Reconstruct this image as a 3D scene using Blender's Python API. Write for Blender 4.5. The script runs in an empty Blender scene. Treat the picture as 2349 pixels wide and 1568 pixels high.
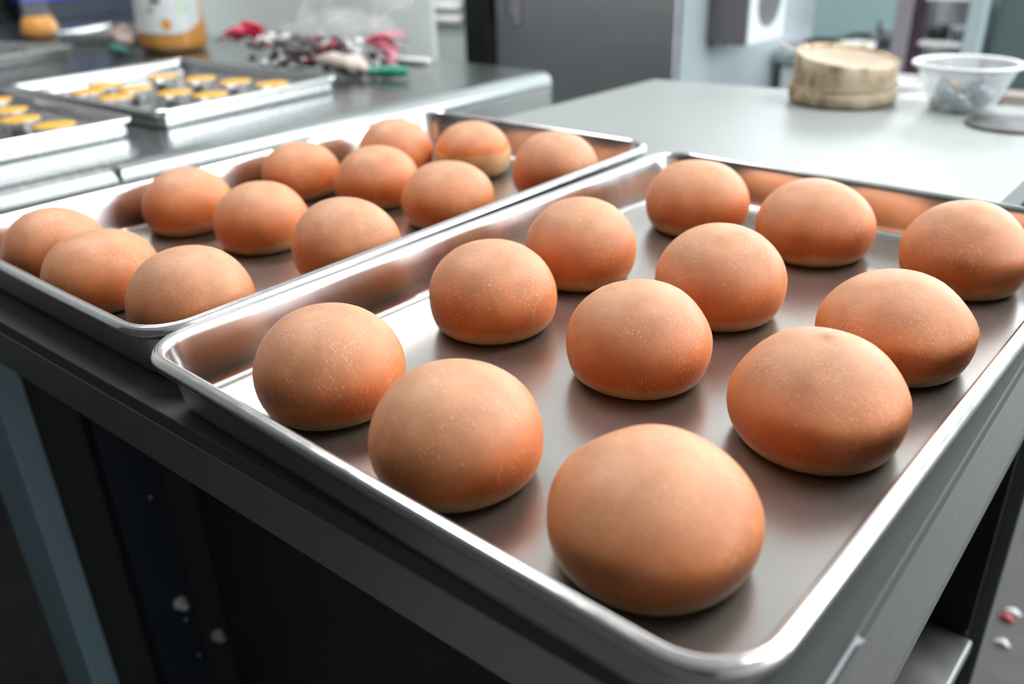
import bpy, bmesh, math, random
from mathutils import Vector, Matrix, noise
R_ = random.Random(7)
sc = bpy.context.scene
COL = sc.collection
PI = math.pi
Z0 = 0.8425            # height of the rims of the two bun trays above the floor
TT = 0.80              # work table top

# ------------------------------------------------------------------ camera
cam_d = bpy.data.cameras.new('camera')
cam = bpy.data.objects.new('camera', cam_d)
COL.objects.link(cam)
cam_d.sensor_fit = 'HORIZONTAL'
cam_d.sensor_width = 36.0
cam_d.lens = 36.0 * 1960.304 / 2349.0
cx_, cy_, cz_ = (0.74848564, 0.6625612, -0.02796266), (0.27567555, -0.34922317, -0.8955703), (-0.60313534, 0.66261289, -0.44404045)
cam.matrix_world = Matrix(((cx_[0], -cy_[0], -cz_[0], 0.48257),
                           (cx_[1], -cy_[1], -cz_[1], -0.18535),
                           (cx_[2], -cy_[2], -cz_[2], 0.22332 + Z0),
                           (0, 0, 0, 1)))
cam_d.clip_start = 0.02
cam_d.dof.use_dof = True
cam_d.dof.focus_distance = 0.52
cam_d.dof.aperture_fstop = 4.6
sc.camera = cam

# ------------------------------------------------------------------ view, world, light
sc.view_settings.view_transform = 'Standard'
sc.view_settings.look = 'None'
sc.view_settings.gamma = 1.0
sc.view_settings.use_curve_mapping = False
sc.view_settings.exposure = 0.86
sc.cycles.use_denoising = True
sc.cycles.max_bounces = 10
sc.cycles.sample_clamp_indirect = 6.0
sc.cycles.caustics_reflective = False
sc.cycles.caustics_refractive = False
w = bpy.data.worlds.new('daylight'); sc.world = w; w.use_nodes = True
bg = w.node_tree.nodes['Background']
bg.inputs[0].default_value = (0.91, 0.965, 1.0, 1)
bg.inputs[1].default_value = 5.0

def portal(name, loc, rot, sx, sy):
    l = bpy.data.lights.new(name, 'AREA'); l.shape = 'RECTANGLE'; l.size = sx; l.size_y = sy
    l.cycles.is_portal = True
    o = bpy.data.objects.new(name, l); COL.objects.link(o); o.location = loc; o.rotation_euler = rot
# room: x -3..3, y -2.4..5, z 0..3
portal('right_glazing_portal', (2.98, 2.6, 2.05), (0, PI/2, 0), 1.50, 3.6)
portal('right_door_portal', (2.98, 2.55, .67), (0, PI/2, 0), 1.26, 1.7)
portal('back_window_portal', (-0.4, 4.98, 1.85), (-PI/2, 0, 0), 4.6, 1.9)

def added_ceiling_light(name, x, y, sx, sy, power):
    l = bpy.data.lights.new(name, 'AREA'); l.shape = 'RECTANGLE'; l.size = sx; l.size_y = sy; l.energy = power; l.color = (1.0, 0.98, 0.95)
    o = bpy.data.objects.new(name, l); COL.objects.link(o); o.location = (x, y, 2.96)
added_ceiling_light('added_ceiling_light', -1.3, 0.5, 0.6, 1.2, 25)  # unseen lamp, added to brighten the white partition
added_ceiling_light('added_ceiling_light', 1.1, 1.6, 0.9, 1.6, 32)  # unseen lamp, added to light the bun tops from the rear right

# ------------------------------------------------------------------ node materials
def mat(name):
    m = bpy.data.materials.new(name); m.use_nodes = True
    nt = m.node_tree; b = nt.nodes['Principled BSDF']
    return m, nt, b
def N(nt, t, **kw):
    n = nt.nodes.new(t)
    for k, v in kw.items():
        if hasattr(n, k) and k not in n.inputs.keys(): setattr(n, k, v)
        else: n.inputs[k].default_value = v
    return n
def simple(name, col, rough=0.5, metal=0.0, bump=0.0, scale=60, stretch=(1, 1, 1), var=0.0, **kw):
    m, nt, b = mat(name)
    b.inputs['Base Color'].default_value = (*col, 1)
    b.inputs['Roughness'].default_value = rough
    b.inputs['Metallic'].default_value = metal
    for k, v in kw.items(): b.inputs[k.replace('_', ' ')].default_value = v
    tc = N(nt, 'ShaderNodeTexCoord'); mp = N(nt, 'ShaderNodeMapping'); mp.inputs['Scale'].default_value = stretch
    nz = N(nt, 'ShaderNodeTexNoise'); nz.inputs['Scale'].default_value = scale; nz.inputs['Detail'].default_value = 4
    L = nt.links.new
    L(tc.outputs['Object'], mp.inputs[0]); L(mp.outputs[0], nz.inputs['Vector'])
    if bump:
        bp = N(nt, 'ShaderNodeBump'); bp.inputs['Strength'].default_value = bump; bp.inputs['Distance'].default_value = 0.001
        L(nz.outputs['Fac'], bp.inputs['Height']); L(bp.outputs[0], b.inputs['Normal'])
    if var:
        mx = N(nt, 'ShaderNodeMix', data_type='RGBA')
        mx.inputs['A'].default_value = (*[c*(1-var) for c in col], 1); mx.inputs['B'].default_value = (*[min(1, c*(1+var)) for c in col], 1)
        L(nz.outputs['Fac'], mx.inputs['Factor']); L(mx.outputs['Result'], b.inputs['Base Color'])
    return m

def metal(name, col, r0, r1, scale=30, stretch=(1, 1, 1), bump=0.02, dist=0.0005):
    m, nt, b = mat(name); L = nt.links.new
    b.inputs['Base Color'].default_value = (*col, 1); b.inputs['Metallic'].default_value = 1
    tc = N(nt, 'ShaderNodeTexCoord'); mp = N(nt, 'ShaderNodeMapping'); mp.inputs['Scale'].default_value = stretch
    nz = N(nt, 'ShaderNodeTexNoise'); nz.inputs['Scale'].default_value = scale; nz.inputs['Detail'].default_value = 5
    L(tc.outputs['Object'], mp.inputs[0]); L(mp.outputs[0], nz.inputs['Vector'])
    mr = N(nt, 'ShaderNodeMapRange'); mr.inputs['To Min'].default_value = r0; mr.inputs['To Max'].default_value = r1
    mr.inputs['From Min'].default_value = 0.3; mr.inputs['From Max'].default_value = 0.7
    L(nz.outputs['Fac'], mr.inputs['Value']); L(mr.outputs[0], b.inputs['Roughness'])
    bp = N(nt, 'ShaderNodeBump'); bp.inputs['Strength'].default_value = bump; bp.inputs['Distance'].default_value = dist
    L(nz.outputs['Fac'], bp.inputs['Height']); L(bp.outputs[0], b.inputs['Normal'])
    return m

M = {}
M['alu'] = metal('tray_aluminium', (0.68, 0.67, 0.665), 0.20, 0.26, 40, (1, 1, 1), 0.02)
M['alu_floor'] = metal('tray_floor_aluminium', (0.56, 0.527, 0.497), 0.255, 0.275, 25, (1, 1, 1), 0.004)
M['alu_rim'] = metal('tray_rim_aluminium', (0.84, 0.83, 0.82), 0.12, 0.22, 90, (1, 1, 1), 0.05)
M['steel'] = metal('satin_stainless_steel', (0.50, 0.53, 0.53), 0.20, 0.28, 20, (1, 14, 1), 0.02)
M['steel_apron'] = metal('brushed_stainless_steel', (0.50, 0.515, 0.51), 0.28, 0.36, 20, (1, 1, 20), 0.02)
M['steel_face'] = metal('appliance_stainless_steel', (0.48, 0.50, 0.51), 0.34, 0.42, 6, (0.3, 1, 12), 0.04)
M['steel_dark'] = metal('dull_steel', (0.30, 0.31, 0.32), 0.4, 0.5, 20)
M['tin'] = metal('tart_tin_foil', (0.80, 0.80, 0.79), 0.2, 0.3, 60)
M['leg_lit_blue'] = simple('leg_lit_blue_grey', (0.32, 0.47, 0.56), 0.45, 0, 0.05, 40)  # leg colour carries the bluish light on its right face
M['paint_grey'] = simple('grey_paint', (0.11, 0.115, 0.12), 0.5, 0, 0.05, 40)
M['table_top'] = simple('pale_satin_table_top', (0.315, 0.345, 0.34), 0.36, 0, 0.02, 30, Specular_IOR_Level=0.2)
def translucent():
    m, nt, b = mat('translucent_white_sheet'); b.inputs['Base Color'].default_value = (0.88, 0.90, 0.89, 1); b.inputs['Roughness'].default_value = 0.4
    t = N(nt, 'ShaderNodeBsdfTranslucent'); t.inputs[0].default_value = (0.90, 0.93, 0.92, 1)
    x = N(nt, 'ShaderNodeMixShader'); x.inputs[0].default_value = 0.72
    nt.links.new(b.outputs[0], x.inputs[1]); nt.links.new(t.outputs[0], x.inputs[2])
    nt.links.new(x.outputs[0], nt.nodes['Material Output'].inputs[0])
    return m
M['sheet'] = translucent()
M['oven_side_lit'] = simple('oven_side_lit_tint', (0.35, 0.405, 0.435), 0.35)  # bluish window light on this side is put into the colour
M['added_ground'] = simple('added_outdoor_ground', (0.07, 0.07, 0.072), 0.8, 0, 0.3, 12, var=0.3)
M['grey_top'] = simple('dark_grey_worktop', (0.085, 0.092, 0.090), 0.5, 0, 0.02, 20, Specular_IOR_Level=0.22)
M['navy'] = simple('navy_paint', (0.018, 0.026, 0.045), 0.45, 0, 0.05, 40)
M['gloss_black'] = simple('gloss_black_panel', (0.004, 0.004, 0.005), 0.25)
M['black'] = simple('black_plastic', (0.006, 0.007, 0.009), 0.45)
M['dark_panel'] = simple('dark_grey_panel', (0.05, 0.053, 0.052), 0.5, 0, 0.05, 30)
M['wall_white'] = simple('white_wall_paint', (0.82, 0.84, 0.83), 0.6, 0, 0.04, 60)
M['wall_grey'] = simple('grey_wall_paint', (0.46, 0.47, 0.47), 0.6, 0, 0.04, 60)
M['white_panel'] = simple('white_panel_laminate', (0.88, 0.90, 0.89), 0.35)
M['ceiling'] = simple('ceiling_paint', (0.88, 0.88, 0.87), 0.8, 0, 0.04, 30)
M['dark_wall'] = simple('dark_wall_paint', (0.035, 0.036, 0.038), 0.7, 0, 0.04, 30)
M['floor'] = simple('grey_floor_tile', (0.10, 0.097, 0.094), 0.6, 0, 0.1, 25, var=0.25, Specular_IOR_Level=0.25)
M['white_plastic'] = simple('white_plastic', (0.82, 0.83, 0.84), 0.3)
M['pale_green'] = simple('pale_green_panel', (0.66, 0.77, 0.75), 0.3)
M['pale_blue'] = simple('pale_blue_paint', (0.46, 0.57, 0.60), 0.35)
M['aqua'] = simple('aqua_enamel', (0.42, 0.56, 0.56), 0.25)
M['mauve'] = simple('mauve_grey_paint', (0.30, 0.28, 0.31), 0.4)
M['plum'] = simple('dark_plum_paint', (0.05, 0.025, 0.05), 0.45)
M['green_grey'] = simple('green_grey_panel', (0.12, 0.17, 0.17), 0.35)
M['royal_blue'] = simple('royal_blue_plastic', (0.03, 0.08, 0.42), 0.4)
M['fan_white'] = simple('fan_housing_white', (0.74, 0.80, 0.82), 0.35)
M['fan_grille'] = simple('fan_grille_grey', (0.22, 0.235, 0.24), 0.4)
M['fan_side'] = simple('fan_housing_grey', (0.17, 0.165, 0.18), 0.4)
M['custard'] = simple('egg_custard', (0.78, 0.42, 0.045), 0.5, 0, 0.05, 40, var=0.12)
M['juice'] = simple('mango_juice', (0.84, 0.36, 0.03), 0.25, 0, var=0.06, scale=10)
M['label_white'] = simple('juice_label', (0.78, 0.82, 0.84), 0.4)
M['orange_print'] = simple('orange_fruit_print', (0.85, 0.33, 0.05), 0.4)
M['leaf_print'] = simple('leaf_green_print', (0.22, 0.48, 0.14), 0.4)
M['pale_print'] = simple('pale_green_print', (0.62, 0.78, 0.62), 0.4)
M['grey_print'] = simple('slate_print', (0.22, 0.25, 0.30), 0.4)
M['red'] = simple('red_ribbon_plastic', (0.62, 0.02, 0.07), 0.35)
M['pink'] = simple('pink_ribbon_plastic', (0.75, 0.20, 0.30), 0.35)
M['green'] = simple('green_tape', (0.03, 0.28, 0.17), 0.45)
M['dark_green'] = simple('dark_green_tape', (0.03, 0.12, 0.10), 0.45)
M['cloth'] = simple('cream_piping_cloth', (0.60, 0.52, 0.48), 0.75, 0, 0.2, 80, var=0.15)
M['pinkish'] = simple('pinkish_piping_cloth', (0.42, 0.32, 0.30), 0.6, 0, 0.2, 80, var=0.2)
M['wrap_white'] = simple('white_wrapper', (0.80, 0.80, 0.84), 0.3)
M['wrap_plum'] = simple('plum_wrapper', (0.09, 0.05, 0.07), 0.3)
M['wrap_red'] = simple('red_wrapper', (0.55, 0.06, 0.10), 0.3)
M['lid_dark'] = simple('dark_disc_metal', (0.10, 0.09, 0.09), 0.4, 0.6)
M['utensil'] = simple('grey_utensil_metal', (0.20, 0.21, 0.24), 0.35, 0.7)
M['yellow'] = simple('yellow_handle', (0.75, 0.40, 0.06), 0.4)
M['rubber'] = simple('white_film', (0.45, 0.52, 0.56), 0.4)
M['lime'] = simple('lime_plastic', (0.60, 0.65, 0.12), 0.4)

def glassy(name, col, alpha_rough=0.1, trans=1.0, ior=1.3):
    m, nt, b = mat(name)
    b.inputs['Base Color'].default_value = (*col, 1); b.inputs['Roughness'].default_value = alpha_rough
    b.inputs['Transmission Weight'].default_value = trans; b.inputs['IOR'].default_value = ior
    return m
def filmy(name, col, alpha, rough=0.15):
    m, nt, b = mat(name)
    b.inputs['Base Color'].default_value = (*col, 1); b.inputs['Roughness'].default_value = rough
    b.inputs['Alpha'].default_value = alpha
    return m
M['film'] = filmy('clear_bag_film', (0.96, 0.975, 0.99), 0.16)
M['clear'] = filmy('clear_bottle_plastic', (0.85, 0.92, 0.93), 0.07, 0.08)
M['bowl_plastic'] = filmy('frosted_bowl_plastic', (0.84, 0.89, 0.91), 0.30, 0.25)
M['door_glass'] = glassy('door_glass', (0.80, 0.95, 0.95), 0.0, 1.0, 1.05)

def bamboo():
    m, nt, b = mat('old_bamboo_band'); L = nt.links.new
    tc = N(nt, 'ShaderNodeTexCoord'); mp = N(nt, 'ShaderNodeMapping'); mp.inputs['Scale'].default_value = (1, 1, 0.5)
    nz = N(nt, 'ShaderNodeTexNoise'); nz.inputs['Scale'].default_value = 38; nz.inputs['Detail'].default_value = 6
    L(tc.outputs['Object'], mp.inputs[0]); L(mp.outputs[0], nz.inputs['Vector'])
    cr = N(nt, 'ShaderNodeValToRGB'); e = cr.color_ramp.elements
    e[0].position = 0.36; e[0].color = (0.22, 0.14, 0.07, 1); e[1].position = 0.62; e[1].color = (0.66, 0.54, 0.40, 1)
    n = e.new(0.5); n.color = (0.50, 0.38, 0.25, 1)
    L(nz.outputs['Fac'], cr.inputs[0]); L(cr.outputs[0], b.inputs['Base Color']); b.inputs['Roughness'].default_value = 0.6
    return m
M['bamboo'] = bamboo()
M['bamboo_pale'] = simple('pale_bamboo', (0.50, 0.41, 0.31), 0.6, 0, 0.1, 40, var=0.12)

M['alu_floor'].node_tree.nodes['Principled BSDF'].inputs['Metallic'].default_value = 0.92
M['tart_pan'] = metal('tart_pan_steel', (0.58, 0.58, 0.59), 0.25, 0.29, 25, (1, 1, 1), 0.004)
def bun_mat(name, pale=0.10, side=0.0):
    """crust: tan top paled by painted light and flour, orange-brown sides, paler crumb at the foot, flour flecks"""
    m, nt, b = mat(name); L = nt.links.new
    tc = N(nt, 'ShaderNodeTexCoord'); oi = N(nt, 'ShaderNodeObjectInfo')
    va = N(nt, 'ShaderNodeVectorMath', operation='ADD')
    sm = N(nt, 'ShaderNodeVectorMath', operation='SCALE'); sm.inputs['Scale'].default_value = 7.0
    cb = N(nt, 'ShaderNodeCombineXYZ')
    L(oi.outputs['Random'], cb.inputs[0]); L(oi.outputs['Random'], cb.inputs[1]); L(cb.outputs[0], sm.inputs[0])
    L(tc.outputs['Object'], va.inputs[0]); L(sm.outputs[0], va.inputs[1])
    sp = N(nt, 'ShaderNodeSeparateXYZ'); L(tc.outputs['Object'], sp.inputs[0])
    nz = N(nt, 'ShaderNodeTexNoise'); nz.inputs['Scale'].default_value = 28; nz.inputs['Detail'].default_value = 4
    L(va.outputs[0], nz.inputs['Vector'])
    # height with a wandering edge
    ad = N(nt, 'ShaderNodeMath', operation='MULTIPLY_ADD'); ad.inputs[1].default_value = 0.014; L(nz.outputs['Fac'], ad.inputs[0]); L(sp.outputs['Z'], ad.inputs[2])
    mr = N(nt, 'ShaderNodeMapRange'); mr.inputs['From Min'].default_value = 0.007; mr.inputs['From Max'].default_value = 0.067
    L(ad.outputs[0], mr.inputs['Value'])
    cr = N(nt, 'ShaderNodeValToRGB'); e = cr.color_ramp.elements
    e[0].position = 0.0; e[0].color = (0.88, 0.62, 0.36, 1)
    e[1].position = 1.0; e[1].color = (0.66, 0.345, 0.205, 1)  # top colour holds the light falling on it, plus flour
    for p_, c_ in ((pale, (0.80, 0.45, 0.20, 1)), (pale + 0.10, (0.74, 0.198, 0.044, 1)), (0.52, (0.74, 0.255, 0.098, 1)), (0.80, (0.68, 0.315, 0.175, 1))):
        k = e.new(p_); k.color = c_
    L(mr.outputs[0], cr.inputs[0])
    # soft blotches
    n2 = N(nt, 'ShaderNodeTexNoise'); n2.inputs['Scale'].default_value = 60; n2.inputs['Detail'].default_value = 3; L(va.outputs[0], n2.inputs['Vector'])
    hs = N(nt, 'ShaderNodeHueSaturation'); mv = N(nt, 'ShaderNodeMapRange'); mv.inputs['To Min'].default_value = 0.88; mv.inputs['To Max'].default_value = 1.12
    mv.inputs['From Min'].default_value = 0.3; mv.inputs['From Max'].default_value = 0.7
    L(n2.outputs['Fac'], mv.inputs['Value']); L(mv.outputs[0], hs.inputs['Value']); L(cr.outputs[0], hs.inputs['Color'])
    # flour flecks: small elongated pale spots
    mp = N(nt, 'ShaderNodeMapping'); mp.inputs['Scale'].default_value = (1, 1, 0.55); L(va.outputs[0], mp.inputs[0])
    vo = N(nt, 'ShaderNodeTexVoronoi'); vo.inputs['Scale'].default_value = 640; L(mp.outputs[0], vo.inputs['Vector'])
    vr = N(nt, 'ShaderNodeSeparateColor'); L(vo.outputs['Color'], vr.inputs[0])
    gt = N(nt, 'ShaderNodeMath', operation='GREATER_THAN'); gt.inputs[1].default_value = 0.55; L(vr.outputs[0], gt.inputs[0])
    ds = N(nt, 'ShaderNodeMapRange'); ds.inputs['From Min'].default_value = 0.50; ds.inputs['From Max'].default_value = 0.15; L(vo.outputs['Distance'], ds.inputs['Value'])
    n3 = N(nt, 'ShaderNodeTexNoise'); n3.inputs['Scale'].default_value = 45; L(va.outputs[0], n3.inputs['Vector'])
    g3 = N(nt, 'ShaderNodeMapRange'); g3.inputs['From Min'].default_value = 0.40; g3.inputs['From Max'].default_value = 0.66; L(n3.outputs['Fac'], g3.inputs['Value'])
    m1 = N(nt, 'ShaderNodeMath', operation='MULTIPLY'); L(gt.outputs[0], m1.inputs[0]); L(ds.outputs[0], m1.inputs[1])
    m2 = N(nt, 'ShaderNodeMath', operation='MULTIPLY'); L(m1.outputs[0], m2.inputs[0]); L(g3.outputs[0], m2.inputs[1])
    m3 = N(nt, 'ShaderNodeMath', operation='MULTIPLY'); m3.inputs[1].default_value = 0.55; L(m2.outputs[0], m3.inputs[0])
    # few larger flecks
    v2 = N(nt, 'ShaderNodeTexVoronoi'); v2.inputs['Scale'].default_value = 150; L(va.outputs[0], v2.inputs['Vector'])
    vs = N(nt, 'ShaderNodeSeparateColor'); L(v2.outputs['Color'], vs.inputs[0])
    g4 = N(nt, 'ShaderNodeMath', operation='GREATER_THAN'); g4.inputs[1].default_value = 0.955; L(vs.outputs[1], g4.inputs[0])
    d4 = N(nt, 'ShaderNodeMapRange'); d4.inputs['From Min'].default_value = 0.20; d4.inputs['From Max'].default_value = 0.08; L(v2.outputs['Distance'], d4.inputs['Value'])
    m4 = N(nt, 'ShaderNodeMath', operation='MULTIPLY'); L(g4.outputs[0], m4.inputs[0]); L(d4.outputs[0], m4.inputs[1])
    m5 = N(nt, 'ShaderNodeMath', operation='MULTIPLY'); m5.inputs[1].default_value = 0.45; L(m4.outputs[0], m5.inputs[0])
    mx0 = N(nt, 'ShaderNodeMath', operation='MAXIMUM'); L(m3.outputs[0], mx0.inputs[0]); L(m5.outputs[0], mx0.inputs[1])
    mx = N(nt, 'ShaderNodeMix', data_type='RGBA'); mx.inputs['B'].default_value = (0.86, 0.62, 0.42, 1)
    L(mx0.outputs[0], mx.inputs['Factor']); L(hs.outputs[0], mx.inputs['A']); L(mx.outputs['Result'], b.inputs['Base Color'])
    b.inputs['Roughness'].default_value = 0.52
    b.inputs['Specular IOR Level'].default_value = 0.35
    b.inputs['Subsurface Weight'].default_value = 0.12; b.inputs['Subsurface Radius'].default_value = (0.012, 0.005, 0.002); b.inputs['Subsurface Scale'].default_value = 0.5
    # skin relief
    n5 = N(nt, 'ShaderNodeTexNoise'); n5.inputs['Scale'].default_value = 420; n5.inputs['Detail'].default_value = 3; L(va.outputs[0], n5.inputs['Vector'])
    mu = N(nt, 'ShaderNodeMath', operation='MULTIPLY_ADD'); mu.inputs[1].default_value = 0.8; L(mx0.outputs[0], mu.inputs[0]); L(n5.outputs['Fac'], mu.inputs[2])
    bp = N(nt, 'ShaderNodeBump'); bp.inputs['Strength'].default_value = 0.28; bp.inputs['Distance'].default_value = 0.0006
    L(mu.outputs[0], bp.inputs['Height']); L(bp.outputs[0], b.inputs['Normal'])
    return m
M['bun'] = bun_mat('bun_crust', 0.13)
M['bun_pale'] = bun_mat('bun_crust_pale_foot', 0.45)

# ------------------------------------------------------------------ mesh helpers
def link_mesh(name, verts, faces, m, parent=None, smooth=True, loc=None, rot=None):
    me = bpy.data.meshes.new(name); me.from_pydata([tuple(v) for v in verts], [], faces); me.update()
    me.materials.append(m)
    if smooth:
        me.polygons.foreach_set('use_smooth', [True]*len(me.polygons))
    o = bpy.data.objects.new(name, me); COL.objects.link(o)
    if parent: o.parent = parent
    if loc: o.location = loc
    if rot: o.rotation_euler = rot
    return o
def bm_obj(name, bm, m, parent=None, smooth=False, loc=None, rot=None):
    bmesh.ops.recalc_face_normals(bm, faces=bm.faces[:])
    me = bpy.data.meshes.new(name); bm.to_mesh(me); bm.free(); me.materials.append(m)
    if smooth: me.polygons.foreach_set('use_smooth', [True]*len(me.polygons))
    o = bpy.data.objects.new(name, me); COL.objects.link(o)
    if parent: o.parent = parent
    if loc: o.location = loc
    if rot: o.rotation_euler = rot
    return o
def box_bm(bm, x0, x1, y0, y1, z0, z1, bev=0.0, seg=2):
    r = bmesh.ops.create_cube(bm, size=1)
    for v in r['verts']:
        v.co = Vector((x0 + (v.co.x+.5)*(x1-x0), y0 + (v.co.y+.5)*(y1-y0), z0 + (v.co.z+.5)*(z1-z0)))
    if bev:
        es = list({e for v in r['verts'] for e in v.link_edges})
        bmesh.ops.bevel(bm, geom=es, offset=bev, segments=seg, affect='EDGES', profile=0.5)
def box(name, x0, x1, y0, y1, z0, z1, m, parent=None, bev=0.002, loc=None, rot=None):
    bm = bmesh.new(); box_bm(bm, x0, x1, y0, y1, z0, z1, bev)
    return bm_obj(name, bm, m, parent, False, loc, rot)
def prism(name, poly, z0, z1, m, parent=None, bev=0.0015):
    bm = bmesh.new()
    a = [bm.verts.new((x, y, z0)) for x, y in poly]; f = bm.faces.new(a)
    g = bmesh.ops.extrude_face_region(bm, geom=[f])
    for v in g['geom']:
        if isinstance(v, bmesh.types.BMVert): v.co.z = z1
    if bev: bmesh.ops.bevel(bm, geom=bm.edges[:], offset=bev, segments=2, affect='EDGES', profile=0.5)
    return bm_obj(name, bm, m, parent)
def lathe(name, prof, m, parent=None, seg=40, loc=None, rot=None, fn=None, close=False):
    vs, fs = [], []
    for r, z in prof:
        for i in range(seg):
            a = 2*PI*i/seg
            rr = r if fn is None else fn(r, z, a)
            vs.append((rr*math.cos(a), rr*math.sin(a), z))
    n = len(prof)
    for j in range(n-1):
        for i in range(seg):
            k = (i+1) % seg
            fs.append((j*seg+i, j*seg+k, (j+1)*seg+k, (j+1)*seg+i))
    if close:
        fs.append(tuple(range(seg))[::-1]); fs.append(tuple((n-1)*seg+i for i in range(seg)))
    return link_mesh(name, vs, fs, m, parent, True, loc, rot)
def tube(name, pts, r, m, parent=None, seg=10, radii=None):
    vs, fs = [], []
    pts = [Vector(p) for p in pts]
    for i, p in enumerate(pts):
        d = (pts[min(i+1, len(pts)-1)] - pts[max(i-1, 0)]).normalized()
        u = d.orthogonal().normalized() if abs(d.z) > .95 else d.cross(Vector((0, 0, 1))).normalized()
        v = d.cross(u)
        rr = radii[i] if radii else r
        for k in range(seg):
            a = 2*PI*k/seg; vs.append(p + (u*math.cos(a) + v*math.sin(a))*rr)
    for i in range(len(pts)-1):
        for k in range(seg):
            l = (k+1) % seg; fs.append((i*seg+k, i*seg+l, (i+1)*seg+l, (i+1)*seg+k))
    fs.append(tuple(range(seg))[::-1]); fs.append(tuple((len(pts)-1)*seg+k for k in range(seg)))
    return link_mesh(name, vs, fs, m, parent)
def thing(name, label, cat, loc=(0, 0, 0), rotz=0.0, group=None):
    o = bpy.data.objects.new(name, None); COL.objects.link(o); o.location = loc; o.rotation_euler = (0, 0, rotz)
    o.empty_display_size = 0.05
    return tag(o, label, cat, group)
def tag(o, label, cat, group=None):
    o['label'] = label; o['category'] = cat
    if group: o['group'] = group
    return o
def struct(o, label=None):
    o['kind'] = 'structure'
    if label: o['label'] = label
    return o

# rounded-rectangle sweep for the sheet pans
def rr_ring(W, L, u, z, rc, n=9, wob=None):
    r = max(rc - u, 0.004); x0, x1, y0, y1 = u, W-u, u, L-u
    out = []
    for (cx, cy, a0) in ((x1-r, y0+r, -PI/2), (x1-r, y1-r, 0), (x0+r, y1-r, PI/2), (x0+r, y0+r, PI)):
        for i in range(n):
            a = a0 + (PI/2)*i/(n-1)
            out.append((cx + r*math.cos(a), cy + r*math.sin(a), z))
    # extra points along the straights, so that they may wave a little
    res = []
    for i, p in enumerate(out):
        q = out[(i+1) % len(out)]
        res.append(p)
        if i % n == n-1:
            for k in range(1, 12):
                t = k/12; res.append(tuple(p[j]*(1-t)+q[j]*t for j in range(3)))
    if wob:
        res = [tuple(Vector(p) + wob(p)) for p in res]
    return res
def sweep(name, W, L, rc, prof, m, parent, closed=False, cap_last=False, cap_first=False, wob=None):
    vs, fs = [], []; n = None
    for u, z in prof:
        ring = rr_ring(W, L, u, z, rc, wob=wob); n = len(ring); vs += ring
    k = len(prof)
    for j in range(k if closed else k-1):
        j2 = (j+1) % k
        for i in range(n):
            i2 = (i+1) % n
            fs.append((j*n+i, j*n+i2, j2*n+i2, j2*n+i))
    if cap_first: fs.append(tuple(range(n)))
    if cap_last: fs.append(tuple((k-1)*n+i for i in range(n)))
    return link_mesh(name, vs, fs, m, parent)
def sheet_pan(label, W, L, x, y, z, rot, rc=0.036, h=0.0425, seed=0, group='sheet pans', inset=0.0175, mf='alu_floor', mw='alu'):
    """z is the height it stands on; the rim is h above."""
    t = thing('baking_tray', label, 'tray', (x, y, z), rot, group)
    def wob(p):
        s = noise.noise(Vector((p[0]*6, p[1]*6, seed*3.1)))*0.0012
        k = max(0.0, min(1.0, (p[2]-.012)/(h-.012)))
        return Vector((s*k, s*0.6*k, s*0.35*k))
    H = h
    rim = [(.0075, H-.0086), (.0045, H-.0098), (.0016, H-.0080), (.0002, H-.0050), (.0006, H-.0026), (.0024, H-.0008),
           (.0044, H-.0001), (.0060, H-.0004), (.0072, H-.0018), (.0080, H-.0046)]
    sweep('rim', W, L, rc, rim, M['alu_rim'], t, closed=True, wob=wob)
    i1 = inset
    wall = [(.0036, H-.0006), (.0056, H+.0002), (.0074, H-.0007), (.0088, H-.0028), (.0098, H-.0062), (.0108, H-.0105), (.0121, H-.0155), (i1-.0028, .0085), (i1-.0016, .0045), (i1, .0020), (i1+.0025, .0011)]
    outer = [(i1+.0025, 0.0), (i1-.001, .0008), (i1-.0033, .0035), (i1-.0040, .0085), (0.0107, H-.0140), (0.0095, H-.0085), (0.0084, H-.0045)]
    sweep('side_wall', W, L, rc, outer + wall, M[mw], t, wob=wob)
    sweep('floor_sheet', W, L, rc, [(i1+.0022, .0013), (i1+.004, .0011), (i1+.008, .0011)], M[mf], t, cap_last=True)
    return t

# ------------------------------------------------------------------ room shell
struct(box('floor', -3.2, 3.2, -2.6, 5.2, -0.05, 0, M['floor'], bev=0))
struct(box('ceiling', -3.2, 3.2, -2.6, 5.2, 3.0, 3.1, M['ceiling'], bev=0))
struct(box('wall_front', -3.2, 3.2, -2.6, -2.4, 0, 3, M['dark_wall'], bev=0))
struct(box('wall_left', -3.2, -3.0, -2.4, 5.2, 0, 3, M['wall_grey'], bev=0))
def holed_wall(name, axis, c0, c1, a0, a1, h0, h1, b0, b1, g0, g1):
    """wall between a0..a1 with an opening b0..b1 x g0..g1"""
    bm = bmesh.new()
    for (p, q, r, s) in ((a0, b0, h0, h1), (b1, a1, h0, h1), (b0, b1, h0, g0), (b0, b1, g1, h1)):
        if q-p < 1e-4 or s-r < 1e-4: continue
        if axis == 'x': box_bm(bm, c0, c1, p, q, r, s)
        else: box_bm(bm, p, q, c0, c1, r, s)
    return struct(bm_obj(name, bm, M['wall_white']))
def right_wall():
    bm = bmesh.new()
    for (p, q, r, t) in ((-2.4, .8, 0, 3), (4.4, 5.2, 0, 3), (.8, 4.4, 2.8, 3), (.8, 1.7, 0, 1.3), (3.4, 4.4, 0, 1.3), (1.7, 3.4, 0, .04)):
        box_bm(bm, 3.0, 3.2, p, q, r, t)
    return struct(bm_obj('wall_right', bm, M['wall_white']))
right_wall()
holed_wall('wall_back', 'y', 5.0, 5.2, -3.0, 3.0, 0, 3, -2.7, 1.9, 0.9, 2.8)
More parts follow.
